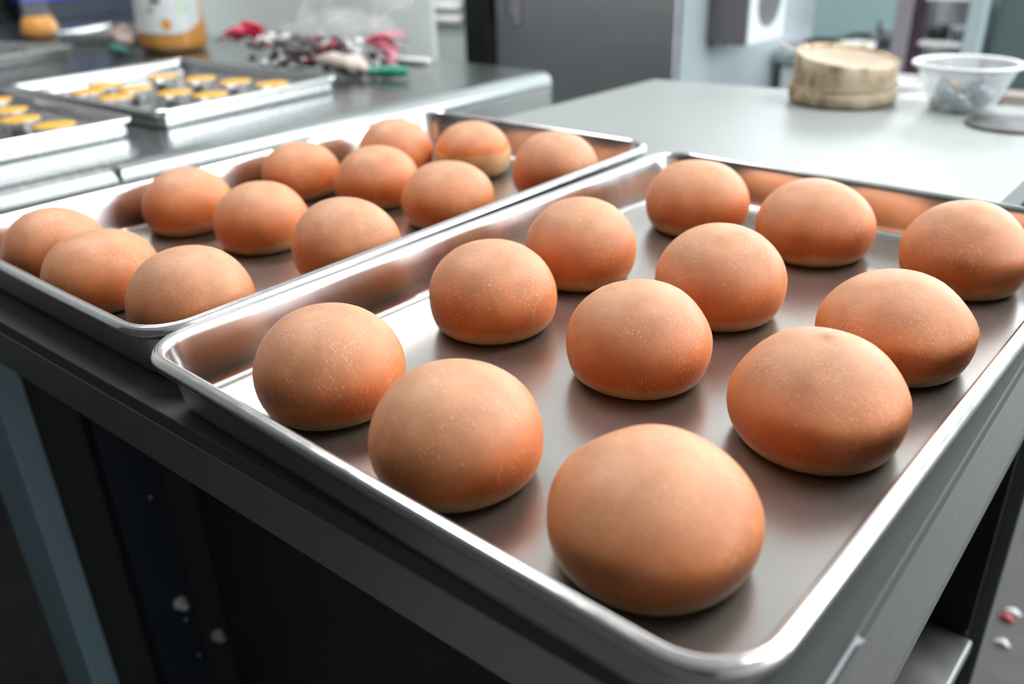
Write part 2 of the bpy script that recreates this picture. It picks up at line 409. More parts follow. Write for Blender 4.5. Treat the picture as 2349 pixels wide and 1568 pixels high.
def glazing(name, axis, c, a0, a1, h0, h1, n):
    bm = bmesh.new(); d = 0.03
    def bar(p, q, r, s):
        if axis == 'x': box_bm(bm, c-d, c+d, p, q, r, s)
        else: box_bm(bm, p, q, c-d, c+d, r, s)
    bar(a0, a1, h0, h0+.05); bar(a0, a1, h1-.05, h1)
    for i in range(n+1):
        x = a0 + (a1-a0-.05)*i/n; bar(x, x+.05, h0+.05, h1-.05)
    return struct(bm_obj(name, bm, M['pale_blue']))
o = struct(box('floor', 3.2, 14.0, -6.0, 14.0, -0.06, -0.01, M['added_ground'], bev=0))  # unseen ground, added so the door reflects darker in the trays
glazing('window_1', 'x', 3.1, 0.8, 4.4, 1.30, 2.80, 4)
glazing('door_1', 'x', 3.1, 1.7, 3.4, 0.04, 1.30, 2)
glazing('window_2', 'y', 5.1, -2.7, 1.9, 0.9, 2.8, 4)

# ------------------------------------------------------------------ work table under the bun trays
wt = thing('work_table', 'brushed steel work table carrying the two trays of buns', 'table', (0, 0, 0))
prism('tabletop', [(-0.525, -0.020), (0.4135, 0.0225), (0.3935, 0.635), (-0.525, 0.655)], TT-0.012, TT, M['grey_top'], wt, 0.0012)
# near apron follows the slightly skewed near edge
def slab(name, p, q, t, z0, z1, m, parent):
    (x0, y0), (x1, y1) = p, q
    d = Vector((x1-x0, y1-y0)).normalized(); n = Vector((-d.y, d.x))*t
    return prism(name, [(x0, y0), (x1, y1), (x1+n.x, y1+n.y), (x0+n.x, y0+n.y)], z0, z1, m, parent, 0.0012)
slab('front_apron', (-0.524, -0.019), (0.4125, 0.0232), 0.004, TT-0.047, TT-0.0122, M['steel_apron'], wt)
slab('side_apron', (0.4128, 0.0235), (0.3932, 0.634), 0.006, TT-0.112, TT-0.0122, M['steel_apron'], wt)
slab('side_apron_lip', (0.4120, 0.0240), (0.3924, 0.634), 0.010, TT-0.130, TT-0.1122, M['paint_grey'], wt)
def post(x0, x1, y0, y1, m1, m2):
    box('leg', x0, x1, y0, y1, 0.0, TT-0.048, m1, wt, 0.002)
post(-0.515, -0.400, 0.018, 0.046, M['leg_lit_blue'], None)
box('leg', 0.292, 0.402, 0.030, 0.060, 0.0, TT-0.048, M['paint_grey'], wt)
box('leg', -0.515, -0.400, 0.585, 0.625, 0.0, TT-0.013, M['paint_grey'], wt)
box('leg', 0.368, 0.404, 0.570, 0.612, 0.0, TT-0.013, M['paint_grey'], wt)
# inside of the cabinet under the table
box('side_panel', -0.440, -0.432, 0.050, 0.580, 0.02, TT-0.05, M['dark_panel'], wt)
box('inner_panel', -0.431, 0.30, 0.205, 0.213, .02, TT-.05, M['dark_panel'], wt)
up = box('upright_rail', -0.430, -0.400, 0.098, 0.156, 0.02, TT-0.05, M['navy'], wt)
box('undershelf', -0.38, 0.398, 0.22, 0.556, TT-.385, TT-.370, M['steel_apron'], wt, 0.003)
box('drawer_back', -0.38, 0.392, 0.557, 0.566, TT-.60, TT-.014, M['gloss_black'], wt, 0.002)
lathe('rivet', [(0.0001, .006), (.004, .005), (.006, .001), (.006, 0)], M['steel'], wt, 12, (0.372, 0.557, TT-.165), (PI/2, 0, 0))
for (y, z, r) in ((0.138, -0.379, .0032), (0.142, -0.575, .0032), (0.146, -0.640, .0028), (0.128, -0.13, .0028)):
    lathe('rivet', [(0.0001, .004), (r*.7, .0035), (r, .001), (r, 0)], M['steel'], wt, 12, (-0.400, y, Z0+z), (0, PI/2, 0))
for (y, z) in ((0.140, -0.545), (0.189, -0.659)):
    b_ = lathe('wing_bolt', [(0.0001, .016), (.005, .0155), (.006, .012), (.006, .006), (.009, .005), (.0095, 0)], M['white_plastic'], wt, 6,
               (-0.400 if y < .15 else -0.432, y, Z0+z), (0, PI/2, 0))
prism('peeled_film', [(0.4126, 0.0235), (0.4140, 0.0235), (0.4122, 0.090), (0.4145, 0.0955), (0.4108, 0.0965)], TT+0.0002, TT+0.0008, M['rubber'], wt, 0)

# ------------------------------------------------------------------ bun trays
RT = sheet_pan('large aluminium baking tray at the right holding twelve buns, nearest the camera', 0.4077, 0.600, 0, 0, TT+0.0002, 0.0, seed=1, group='bun trays')
LT = sheet_pan('aluminium baking tray at the left holding twelve buns, touching the nearest tray', 0.350, 0.604, -0.3489, 0.0006, TT+0.0002, 0.0320, seed=2, group='bun trays')

PROF = [(.0, 0), (.40, 0), (.70, 0), (.775, .012), (.83, .035), (.885, .07), (.93, .12), (.962, .175), (.985, .24), (.997, .30), (1, .36), (.995, .43), (.98, .50),
        (.952, .57), (.912, .64), (.860, .707), (.795, .77), (.720, .825), (.640, .875), (.552, .913), (.455, .945), (.355, .968), (.245, .985), (.13, .996), (.05, 1.0)]
PROF2 = [(.0, 0), (.42, 0), (.72, 0), (.81, .012), (.865, .035), (.905, .07), (.935, .12), (.956, .175), (.975, .24), (.990, .30), (1, .38), (1, .44), (.985, .495),
         (.945, .55), (.890, .605), (.825, .665), (.750, .73), (.675, .79), (.595, .845), (.515, .89), (.425, .932), (.335, .962), (.235, .984), (.13, .996), (.05, 1.0)]
def bun(label, x, y, r, h, seed, m, crease=None, nub=None, shoulder=.25, sa=-1.0):
    rg = random.Random(seed); seg = 72
    ph = [rg.uniform(0, 2*PI) for _ in range(6)]; am = [rg.uniform(.006, .016), rg.uniform(.003, .010), rg.uniform(.002, .005)]
    tilt = (rg.uniform(-.012, .012), rg.uniform(-.012, .012))
    vs, fs = [], []
    P = PROF[1:]
    for j_, (pr0, pz0) in enumerate(P):
        q0, q1 = PROF2[j_+1]
        for i in range(seg):
            a = 2*PI*i/seg
            b_ = shoulder*(.35+.65*max(0, math.cos(a-sa)))
            pr, pz = pr0*(1-b_)+q0*b_, pz0*(1-b_)+q1*b_
            k = 1 + am[0]*math.cos(2*a+ph[0])*(.4+pz) + am[1]*math.cos(3*a+ph[1]+2*pz) + am[2]*math.cos(5*a+ph[2]-3*pz)
            px, py, z = pr*k*r*math.cos(a), pr*k*r*math.sin(a), pz*h
            n_ = noise.noise(Vector((px*28+seed, py*28, z*28)))*0.0011*min(1, pz*6)
            px *= 1 + n_/r; py *= 1 + n_/r; z += n_*pz*.6
            px += tilt[0]*z; py += tilt[1]*z
            if crease:          # fold in the crust: angle, height, half-width, depth
                for (ca, cz, cw, cd) in crease:
                    da = math.atan2(math.sin(a-ca), math.cos(a-ca))
                    g = math.exp(-(da/cw)**2)*math.exp(-((z-cz-0.003*math.sin(da*3))/0.0028)**2)*cd
                    px -= g*math.cos(a); py -= g*math.sin(a)
            vs.append((px, py, z))
    n = len(P)
    for j in range(n-1):
        for i in range(seg):
            k = (i+1) % seg; fs.append((j*seg+i, j*seg+k, (j+1)*seg+k, (j+1)*seg+i))
    c0 = len(vs); vs.append((0, 0, 0)); c1 = len(vs); vs.append((tilt[0]*h, tilt[1]*h, h*1.0005))
    for i in range(seg):
        k = (i+1) % seg; fs.append((c0, k, i)); fs.append(((n-1)*seg+i, (n-1)*seg+k, c1))
    if nub:
        for i, v in enumerate(vs):
            d = math.hypot(v[0]-nub[0], v[1]-nub[1])
            if v[2] > h*.6: vs[i] = (v[0], v[1], v[2] + .0016*math.exp(-(d/.004)**2))
    o = link_mesh('bun', vs, fs, m, None, True, (x, y, TT+0.0016))
    return tag(o, label, 'bun', None)
rows = ['front row', 'second row', 'third row', 'back row']
cols = ['left', 'middle', 'right']
RB = [(0.0916, 0.0799, 0.0457, 0.0610), (0.2041, 0.0745, 0.0458, 0.0603), (0.3192, 0.0848, 0.0488, 0.0573), (0.0931, 0.2232, 0.0464, 0.0613), (0.2166, 0.2248, 0.0454, 0.0608), (0.3341, 0.2253, 0.0483, 0.0607), (0.0867, 0.3348, 0.0451, 0.0639), (0.2090, 0.3407, 0.0466, 0.0649), (0.3336, 0.3416, 0.0479, 0.0586), (0.0971, 0.4990, 0.0471, 0.0614), (0.2098, 0.4995, 0.0489, 0.0617), (0.3284, 0.5010, 0.0450, 0.0642)]
LB = [(-0.2658, 0.0657, 0.0412, 0.0584), (-0.1829, 0.0675, 0.0441, 0.0550), (-0.0672, 0.0797, 0.0447, 0.0635), (-0.2959, 0.2054, 0.0427, 0.0571), (-0.1931, 0.2218, 0.0431, 0.0572), (-0.0705, 0.2219, 0.0449, 0.0638), (-0.3010, 0.3436, 0.0425, 0.0546), (-0.2093, 0.3733, 0.0436, 0.0572), (-0.1025, 0.3718, 0.0456, 0.0576), (-0.2804, 0.4622, 0.0435, 0.0617), (-0.2067, 0.5143, 0.0447, 0.0583), (-0.0767, 0.5059, 0.0455, 0.0647)]
ca0 = math.atan2(-0.7, 0.5)
extra_r = {2: dict(shoulder=.8, sa=-.75), 0: dict(shoulder=.3), 4: dict(shoulder=.35, sa=-.6), 5: dict(nub=(.0, .004), shoulder=1.0, sa=-.7), 8: dict(crease=[(-0.2, .020, .35, .0012)], shoulder=.9, sa=-.6), 10: dict(shoulder=.5, crease=[(-1.2, .012, .55, .0022)]),
           11: dict(shoulder=1.0, sa=-.6, crease=[(-.75, .016, .5, .003)]), 1: dict(nub=(.004, .012)), 9: dict(crease=[(-1.6, .014, .4, .001)])}
note_r = {10: ' with a creased pale foot', 11: ' cut by the edge', 2: ', the largest in the picture'}
note_l = {10: ' with a pale yellowish side'}
for i, (x, y, r, h) in enumerate(RB):
    o = bun(f'brown bun in the right tray, {cols[i%3]} of the {rows[i//3]}{note_r.get(i,"")}', x, y, r, h, 11+i, M['bun'], **extra_r.get(i, {}))
    o['group'] = 'buns on the right tray'
for i, (x, y, r, h) in enumerate(LB):
    o = bun(f'orange-brown bun in the left tray, {cols[i%3]} of the {rows[i//3]}{note_l.get(i,"")}', x, y, r, h, 41+i, M['bun_pale'] if i == 10 else M['bun'])
    o['group'] = 'buns on the left tray'

# ------------------------------------------------------------------ rear steel table with sieve, bowl, disc
rt = thing('steel_table', 'bright satin steel table behind the bun trays with basket and bowl', 'table')
RTOP = TT - 0.0005
RPOLY = [(-0.392, 0.668), (0.2965, 0.668), (0.283, 1.262), (0.02, 1.222), (-0.383, 1.168)]
prism('tabletop', RPOLY, RTOP-0.035, RTOP, M['table_top'], rt, 0.002)
for (x, y) in ((-0.36, .71), (.25, .71), (-0.35, 1.12), (.23, 1.17)):
    box('leg', x-.02, x+.02, y-.02, y+.02, 0, RTOP-.035, M['steel_dark'], rt)
slab('apron', (-0.36, .69), (.25, .69), .01, RTOP-.11, RTOP-.0352, M['steel_dark'], rt)

sv = thing('bamboo_sieve', 'round two-tier bamboo sieve with frayed pale rim on the rear steel table', 'sieve', (-0.0335, 1.150, RTOP), 0.3)
def wobz(r, z, a): return r*(1+.012*math.sin(2*a+.5)+.006*math.sin(5*a))
lathe('lower_band', [(.072, .002), (.077, .004), (.079, .012), (.0785, .022), (.076, .026), (.073, .026), (.072, .022), (.071, .004), (.072, .002)], M['bamboo'], sv, 48, fn=wobz)
def ub():
    vs, fs = [], []; seg = 56
    for ri, (r, z) in enumerate([(.074, .024), (.0745, .045), (.0745, .066), (.073, .068), (.0695, .066), (.0695, .045), (.0695, .022)]):
        for i in range(seg):
            a = 2*PI*i/seg
            dz = 0.010*math.cos(a-2.6)*(z-.024)/.042 if z > .03 else 0
            k = 1 + .015*math.sin(2*a) + (.01*math.sin(7*a) if z > .06 else 0)
            vs.append((r*k*math.cos(a), r*k*math.sin(a), z+dz))
    for j in range(6):
        for i in range(seg):
            k = (i+1) % seg; fs.append((j*seg+i, j*seg+k, (j+1)*seg+k, (j+1)*seg+i))
    return link_mesh('upper_band', vs, fs, M['bamboo'], sv)
ub()
def mesh_disc():
    vs, fs = [], []; seg = 40
    for r in (.0695, .045, .02):
        for i in range(seg):
            a = 2*PI*i/seg; vs.append((r*math.cos(a), r*math.sin(a), .052 + .012*(r/.07)**2 + .008*math.cos(a-2.6)*r/.07))
    for j in range(2):
        for i in range(seg): k = (i+1) % seg; fs.append((j*seg+i, j*seg+k, (j+1)*seg+k, (j+1)*seg+i))
    fs.append(tuple(2*seg+i for i in range(seg)))
    return link_mesh('sieve_mesh', vs, fs, M['bamboo_pale'], sv)
mesh_disc()
tube('band_tie', [(.0765*math.cos(a), .0765*math.sin(a), .0275) for a in [i*.12 for i in range(53)]], .0016, M['bamboo_pale'], sv, 6)
tube('white_stick', [(-0.04, .02, .055), (-0.105, 0.035, .077)], .0022, M['white_plastic'], sv, 8)

bw = thing('plastic_bowl', 'frosted clear plastic bowl holding grey utensils on the rear steel table', 'bowl', (0.127, 1.185, RTOP), 0)
lathe('bowl_body', [(.0001, .001), (.040, .001), (.045, .003), (.052, .022), (.061, .048), (.068, .062), (.0655, .062), (.059, .048), (.050, .023), (.043, .005), (.0001, .004)], M['bowl_plastic'], bw, 48)
lathe('bowl_rim', [(.0655, .0615), (.066, .065), (.070, .0665), (.0735, .065), (.0738, .062), (.070, .0605), (.0665, .0605), (.0655, .0615)], M['white_plastic'], bw, 48)
rg = random.Random(5)
for k in range(14):
    a = k*2.4; rr = .006+.0021*k; cx, cy = rr*math.cos(a), rr*math.sin(a)
    s = rg.uniform(.010, .015)
    o = lathe('piping_nozzle', [(.0001, 0), (s*.95, .0005), (s, .003), (s*.75, s*1.1), (s*.35, s*1.9), (s*.30, s*1.9), (.0001, s*1.6)], M['utensil'], None, 16,
              (0.127+cx, 1.185+cy, RTOP+.008+.012*((k*7)%14//7)), (rg.uniform(-1.1, 1.1), rg.uniform(-1.1, 1.1), 0))
    tag(o, 'small grey metal piping nozzle heaped in the plastic bowl', 'nozzle', 'nozzles in the plastic bowl')
br = thing('pastry_brush', 'small brush with orange-yellow handle sticking out of the plastic bowl', 'brush', (0.120, 1.172, RTOP+.012))
tube('handle', [(-.006, -.004, .030), (-.001, -.002, .022), (.006, 0, .012)], .003, M['yellow'], br, 10, [.0022, .0034, .003])
tube('bristles', [(.006, 0, .012), (.012, .002, .002)], .004, M['utensil'], br, 10, [.003, .005])
ds = lathe('metal_disc', [(.0001, .0005), (.050, .0005), (.0545, .001), (.055, .0025), (.053, .004), (.046, .0042), (.020, .0046), (.008, .0052), (.0001, .0054)], M['lid_dark'], None, 56, (0.213, 1.110, RTOP))
tag(ds, 'flat dark round metal disc lying on the rear table beside the bowl', 'disc')

# ------------------------------------------------------------------ left steel counter
LC = Z0 - 0.05
lc = thing('steel_counter', 'long stainless steel counter at the left with egg tart trays and juice', 'counter')
def counter_top():
    # rolled front edge: profile swept along y
    prof = [(-2.75, LC-.03), (-2.75, LC), (-.655, LC), (-.640, LC-.0012), (-.628, LC-.0055), (-.622, LC-.013), (-.620, LC-.022), (-.620, LC-.030)]
    vs, fs = [], []; ys = (-.8, .25, 1.166)
    for y in ys:
        for (x, z) in prof: vs.append((x, y, z))
    n = len(prof)
    for j in range(2):
        for i in range(n): k = (i+1) % n; fs.append((j*n+i, (j+1)*n+i, (j+1)*n+k, j*n+k))
    fs.append(tuple(range(n))); fs.append(tuple(2*n+i for i in range(n))[::-1])
    o = link_mesh('countertop', vs, fs, M['steel'], lc, False)
    return o
counter_top()
box('front_apron', -.634, -.6205, -.8, .2850, LC-.14, LC-.0305, M['steel_apron'], lc, .001)
box('front_apron', -.634, -.6205, .2862, 1.166, LC-.14, LC-.0305, M['steel_apron'], lc, .001)
box('end_apron', -2.74, -.634, 1.152, 1.166, LC-.14, LC-.0305, M['steel_apron'], lc, .001)
box('weld_seam', -.660, -.6185, .2835, .2875, LC-.020, LC+.0012, M['alu_rim'], lc, .0008)
for (x, y) in ((-.67, 1.11), (-.67, .1), (-2.7, 1.11), (-2.7, .1)):
    box('leg', x-.025, x+.025, y-.025, y+.025, 0, LC-.0305, M['steel_dark'], lc)

# tart trays
def tart_pan(label, cx, cy, rot, W, L, z=LC):
    c, s = math.cos(rot), math.sin(rot)
    x0, y0 = cx - (W/2*c - L/2*s), cy - (W/2*s + L/2*c)
    return sheet_pan(label, W, L, x0, y0, z+.0002, rot, rc=.022, h=.0295, seed=9, group='egg tart trays', inset=0.013, mf='tart_pan', mw='tart_pan')
TB = tart_pan('shallow steel tray of egg tarts beside the clear bag, farther of two', -1.034, .592, .085, .485, .370)
TA = tart_pan('shallow steel tray of egg tarts at left picture edge, nearer the buns', -1.010, .205, .030, .485, .365)
TC = tart_pan('shallow steel tray at upper left picture edge, in front of small bottle', -1.918, .513, .30, .45, .33)
TD = tart_pan('shallow tray behind the juice bottles at the back of the counter', -1.985, .985, .42, .34, .24)

tart0 = thing('egg_tart', 'x', 'tart')
def fl(r, z, a): return r*(1+(.035 if .004 < z else .01)*math.cos(16*a)*min(1, z/.01))
lathe('tin_cup', [(.0001, .0006), (.017, .0006), (.0185, .002), (.0255, .017), (.0300, .0225), (.0312, .0228), (.0305, .0220), (.0262, .0165), (.0190, .003), (.0001, .0016)], M['tin'], tart0, 48, fn=fl)
lathe('custard', [(.0270, .0180), (.0293, .0216), (.0280, .0232), (.0200, .0240), (.0001, .0242)], M['custard'], tart0, 36)
first = True
def tart(label, x, y, z, group):
    global first
    if first: t = tart0; first = False
    else:
        t = tart0.copy(); COL.objects.link(t)
        for ch in list(tart0.children):
            c = ch.copy(); COL.objects.link(c); c.parent = t
    t.location = (x, y, z); t.rotation_euler = (0, 0, (x*37+y*11) % 1); t['label'] = label; t['group'] = group
TZ = LC + .0016
TARTS_B = [((-1.124, .514), 'left end of its front part'), ((-1.040, .526), 'second from left, front'), ((-1.123, .623), 'at the far left of the back row'),
           ((-1.036, .649), 'second in the back row'), ((-.947, .667), 'third in the back row'), ((-.866, .690), 'at the right end of the back row'),
           ((-.941, .546), 'middle of the front, beside the near rim'), ((-.867, .570), 'front right, half hidden by the near rim'), ((-.990, .466), 'low at the near rim, mostly hidden'),
           ((-1.085, .462), 'at the near left corner, mostly hidden')]
# the discs were measured 2 cm above the counter: keep the spots clear of one another
for (p_, s_) in TARTS_B:
    tart(f'egg tart in the farther tart tray, {s_}', p_[0], p_[1], TZ, 'egg tarts in the farther tray')
for (p_, s_) in (((-1.030, .310), 'left, touching the picture edge'), ((-.936, .292), 'in the middle'), ((-.845, .305), 'right, half hidden by the rim'), ((-1.146, .330), 'far back corner')):
    tart(f'egg tart in the nearer left tray, {s_}', p_[0], p_[1], TZ, 'egg tarts in the nearer tray')
tart('egg tart in the upper left tray beside the small bottle', -1.95, .600, TZ, 'egg tarts in the upper left tray')
tart('egg tart in the tray behind the juice bottles', -1.985, .96, TZ, 'egg tarts in the rear tray')

# large juice jug
jx, jy = -1.640, .930
jg = thing('juice_jug', 'large clear jug of orange mango juice with white fruit label', 'jug', (jx, jy, LC))
def jprof(s=1.0): return [(.0001, .002), (.072*s, .002), (.080*s, .008), (.083*s, .022), (.083*s, .050), (.0805*s, .085), (.078*s, .13), (.072*s, .17), (.055*s, .205), (.030*s, .225), (.028*s, .25)]
lathe('jug_body', jprof(), M['clear'], jg, 56)
lathe('juice', [(.0001, .004), (.070, .004), (.079, .010), (.0815, .023), (.0815, .050), (.079, .085), (.0775, .105), (.0001, .105)], M['juice'], jg, 56)
lathe('cap', [(.031, .236), (.033, .238), (.033, .262), (.030, .265), (.0001, .265)], M['royal_blue'], jg, 32)
def wrap(name, rad_fn, a0, a1, zf0, zf1, m, parent, n=24, k=8):
    vs, fs = [], []
    for i in range(n+1):
        a = a0 + (a1-a0)*i/n
        for j in range(k+1):
            z = zf0(a) + (zf1(a)-zf0(a))*j/k; r = rad_fn(z); vs.append((r*math.cos(a), r*math.sin(a), z))
    for i in range(n):
        for j in range(k): p = i*(k+1)+j; fs.append((p, p+k+1, p+k+2, p+1))
    return link_mesh(name, vs, fs, m, parent)
def jr(z):
    P = jprof()
    for (r0, z0), (r1, z1) in zip(P[1:], P[2:]):
        if z0 <= z <= z1: return r0 + (r1-r0)*(z-z0)/(z1-z0)
    return .07
va = math.atan2(-.185-jy, .4826-jx)          # towards the camera side of the jug
wrap('label', lambda z: jr(z)+.0008, va-1.25, va+1.05, lambda a: .046+.030*max(0, (a-va)/1.05)**2 + .006*max(0, -(a-va)/1.25), lambda a: .165, M['label_white'], jg)
def spot(name, a, z, w_, h_, m, parent, rf, off=.0014, n=18):
    vs = []; 
    for i in range(n):
        t = 2*PI*i/n; zz = z + h_*math.sin(t); aa = a + w_*math.cos(t)/rf(z); r = rf(zz)+off
        vs.append((r*math.cos(aa), r*math.sin(aa), zz))
    return link_mesh(name, vs, [tuple(range(n))], m, parent)
spot('orange_print', va-.12, .068, .012, .011, M['orange_print'], jg, jr)
spot('leaf_print', va-.16, .079, .006, .003, M['leaf_print'], jg, jr, .0018)
spot('leaf_print', va-.52, .102, .007, .006, M['leaf_print'], jg, jr)
spot('mango_print', va-.35, .122, .014, .009, M['grey_print'], jg, jr)
wrap('print_block', lambda z: jr(z)+.0014, va+.22, va+.58, lambda a: .092, lambda a: .130, M['pale_print'], jg, 8, 3)

# small bottle
sx_, sy_ = -2.275, .862
sb = thing('juice_bottle', 'small clear bottle of orange juice at the upper left corner', 'bottle', (sx_, sy_, LC))
lathe('bottle_body', [(.0001, .001), (.046, .001), (.051, .006), (.052, .026), (.047, .042), (.039, .060), (.035, .078), (.036, .10), (.034, .12), (.018, .14), (.016, .16)], M['clear'], sb, 40)
lathe('juice', [(.0001, .003), (.045, .003), (.050, .008), (.0505, .026), (.0455, .042), (.0385, .058), (.0001, .058)], M['juice'], sb, 40)
lathe('cap', [(.019, .150), (.020, .152), (.020, .170), (.0001, .171)], M['white_plastic'], sb, 24)

# crumpled soft things -------------------------------------------------------
def blob(name, pts, radii, m, parent, seg=20, rough=.25, seed=0, flat=1.0, zmin=None):
    """soft tube through pts with crumpled skin"""
    pts = [Vector(p) for p in pts]; n = len(pts); vs, fs = [], []
    K = 26
    for i in range(K+1):
        t = i/K*(n-1); j = min(int(t), n-2); f = t-j; f2 = f*f*(3-2*f)
        p = pts[j].lerp(pts[j+1], f); r = radii[j]*(1-f2)+radii[j+1]*f2
        d = (pts[j+1]-pts[j]).normalized(); u = d.cross(Vector((0, 0, 1))); u = u.normalized() if u.length > .1 else Vector((1, 0, 0)); v = u.cross(d)
        for k in range(seg):
            a = 2*PI*k/seg
            q = p + u*math.cos(a)*r + v*math.sin(a)*r*flat
            e = noise.noise(q*38+Vector((seed*5.3, 0, 0)))*rough*r + noise.noise(q*90+Vector((0, seed*3.3, 0)))*rough*.4*r
            q = q + (u*math.cos(a)+v*math.sin(a))*e
            if zmin is not None and q.z < zmin: q.z = zmin + .0003*k/seg
            vs.append(q)
    for i in range(K):
        for k in range(seg): l = (k+1) % seg; fs.append((i*seg+k, i*seg+l, (i+1)*seg+l, (i+1)*seg+k))
    fs.append(tuple(range(seg))[::-1]); fs.append(tuple(K*seg+k for k in range(seg)))
    return link_mesh(name, vs, fs, m, parent)
def ribbons(name, base, dirv, n, ln, m, parent, seed=0, spread=.5, w_=.0028):
    rg = random.Random(seed); bm = bmesh.new(); base = Vector(base); dv = Vector(dirv).normalized()
    for i in range(n):
        d = (dv + Vector((rg.uniform(-spread, spread), rg.uniform(-spread, spread), rg.uniform(-spread*.7, spread*.7)))).normalized()
        s = d.cross(Vector((rg.uniform(-1, 1), rg.uniform(-1, 1), 1))).normalized()*w_
        p = base + Vector((rg.uniform(-.008, .008), rg.uniform(-.008, .008), rg.uniform(-.006, .006))); l = ln*rg.uniform(.5, 1.1)
        prev = None
        for k in range(7):
            t = k/6; q = p + d*l*t + Vector((rg.uniform(-1, 1), rg.uniform(-1, 1), 0))*.004 + Vector((0, 0, -.35*l*t*t + .12*l*t))
            q.z = max(q.z, LC+.002)
            th = Vector((0, 0, .0006))
            cur = [bm.verts.new(q-s-th), bm.verts.new(q+s-th), bm.verts.new(q+s+th), bm.verts.new(q-s+th)]
            if prev:
                for e in range(4): bm.faces.new((prev[e], prev[(e+1) % 4], cur[(e+1) % 4], cur[e]))
            else: bm.faces.new(cur[::-1])
            prev = cur
        bm.faces.new(prev)
    return bm_obj(name, bm, m, parent)

bg_ = thing('plastic_bag', 'clear plastic bag of plum and white sweets tied with red ribbon', 'bag', (0, 0, 0))
def place(x, y, z): return (x, y, Z0+z)
blob('bag_film', [place(-1.245, .925, -.020), place(-1.17, .925, -.012), place(-1.09, .955, .000), place(-1.03, 1.0, .012), place(-.97, 1.03, .010), place(-.92, 1.035, -.010)],
     [.012, .045, .058, .060, .045, .010], M['film'], bg_, 26, .35, 1, .85, LC+.0008)
blob('bag_top', [place(-1.13, .955, .020), place(-1.07, .975, .050), place(-.98, .99, .085), place(-.88, 1.0, .115)], [.030, .060, .072, .060], M['film'], bg_, 26, .35, 2, .75, LC+.001)
rg = random.Random(12)
for mi, (mn, cnt) in enumerate((('wrap_plum', 60), ('wrap_white', 46), ('wrap_red', 16))):
    bm = bmesh.new()
    for k in range(cnt):
        t = rg.uniform(0, 1); c = Vector(place(-1.19+.24*t, .895+.07*t, 0)); c += Vector((rg.uniform(-.012, .012), rg.uniform(-.045, .03), 0)); c.z = LC + rg.uniform(.010, .066)
        r_ = bmesh.ops.create_icosphere(bm, subdivisions=1, radius=rg.uniform(.008, .013))
        sx = (rg.uniform(.8, 1.3), rg.uniform(.8, 1.3), rg.uniform(.7, 1))
        for v in r_['verts']: v.co = Vector((v.co.x*sx[0], v.co.y*sx[1], v.co.z*sx[2])) + c
    o = bm_obj('sweets', bm, M[mn], bg_, True); o['kind'] = 'stuff'
ribbons('red_ribbon', place(-1.225, .905, .018), (-1, -.25, .12), 26, .10, M['red'], bg_, 3, .35, .0045)
ribbons('red_ribbon', place(-1.27, .900, .030), (1, .1, -.15), 22, .06, M['red'], bg_, 8, .3, .005)
ribbons('pink_ribbon', place(-.965, .995, .005), (1, .25, .05), 26, .085, M['pink'], bg_, 4, .4, .0045)

pb = thing('piping_bag', 'crumpled cream piping bag with green tape lying in front of clear bag', 'piping bag')
blob('bag_cloth', [place(-.985, .880, -.018), place(-.945, .890, -.020), place(-.905, .900, -.026), place(-.868, .910, -.034)], [.010, .022, .026, .014], M['cloth'], pb, 20, .35, 5, .8, LC+.0006)
blob('green_tape', [place(-.871, .912, -.036), place(-.84, .935, -.036), place(-.805, .955, -.036)], [.012, .015, .010], M['green'], pb, 18, .3, 6, .8, LC+.0006)
p2 = thing('piping_bag', 'pinkish piping bag with dark green end beside the large juice jug', 'piping bag')
blob('bag_cloth', [place(-1.735, .845, -.020), place(-1.700, .830, -.020), place(-1.665, .815, -.005), place(-1.650, .815, .018)], [.012, .025, .026, .008], M['pinkish'], p2, 20, .35, 7, .9, LC+.0006)
blob('green_tape', [place(-1.675, .785, -.034), place(-1.645, .785, -.032), place(-1.615, .795, -.034)], [.012, .018, .010], M['dark_green'], p2, 18, .3, 8, .8, LC+.0006)
sc_ = thing('dough_scraper', 'flat steel scraper lying at the far end of the counter', 'scraper', place(-.955, 1.085, -.05), .25)
box('blade', -.09, .06, -.02, .02, .0005, .002, M['steel'], sc_, .0004)
tube('handle', [(-.09, 0, .008), (.06, 0, .008)], .0065, M['white_plastic'], sc_, 12)

# white partition at the end of the counter
pp = thing('partition_panel', 'plain white partition panel standing at the end of the steel counter', 'panel', (0, 0, 0))
box('panel_board', -1.97, -.955, 1.172, 1.180, 0.061, 1.55, M['sheet'], pp, 0)
box('foot_rail', -1.97, -.955, 1.1665, 1.21, 0.0, .06, M['steel_dark'], pp, .003)

# ------------------------------------------------------------------ appliances beyond
ap = thing('steel_oven', 'tall stainless steel oven cabinet with side coloured as window-lit in the background', 'oven')
box('carcass', -1.435, -.782, 1.915, 2.75, .05, 1.32, M['oven_side_lit'], ap, .004)
box('door', -1.432, -.785, 1.888, 1.9145, .08, 1.30, M['steel_face'], ap, .004)
hn = box('latch_plate', -1.372, -1.330, 1.872, 1.888, Z0-.065, Z0+.08, M['mauve'], ap, .004)
box('latch_lever', -1.362, -1.340, 1.858, 1.872, Z0-.045, Z0+.05, M['steel_dark'], hn, .004)
for (x, y) in ((-1.39, 1.96), (-.83, 1.96), (-1.39, 2.70), (-.83, 2.70)):
    box('foot', x-.02, x+.02, y-.02, y+.02, 0, .05, M['black'], ap)
fb = thing('fan_box', 'small white vent box with round perforated grille on the oven side', 'fan', (-.781, 0, 0))
box('housing', .0005, .120, 2.045, 2.255, Z0-.105, Z0+.20, M['fan_side'], fb, .006)
box('face_plate', .1202, .126, 2.047, 2.253, Z0-.103, Z0+.198, M['fan_white'], fb, .002)
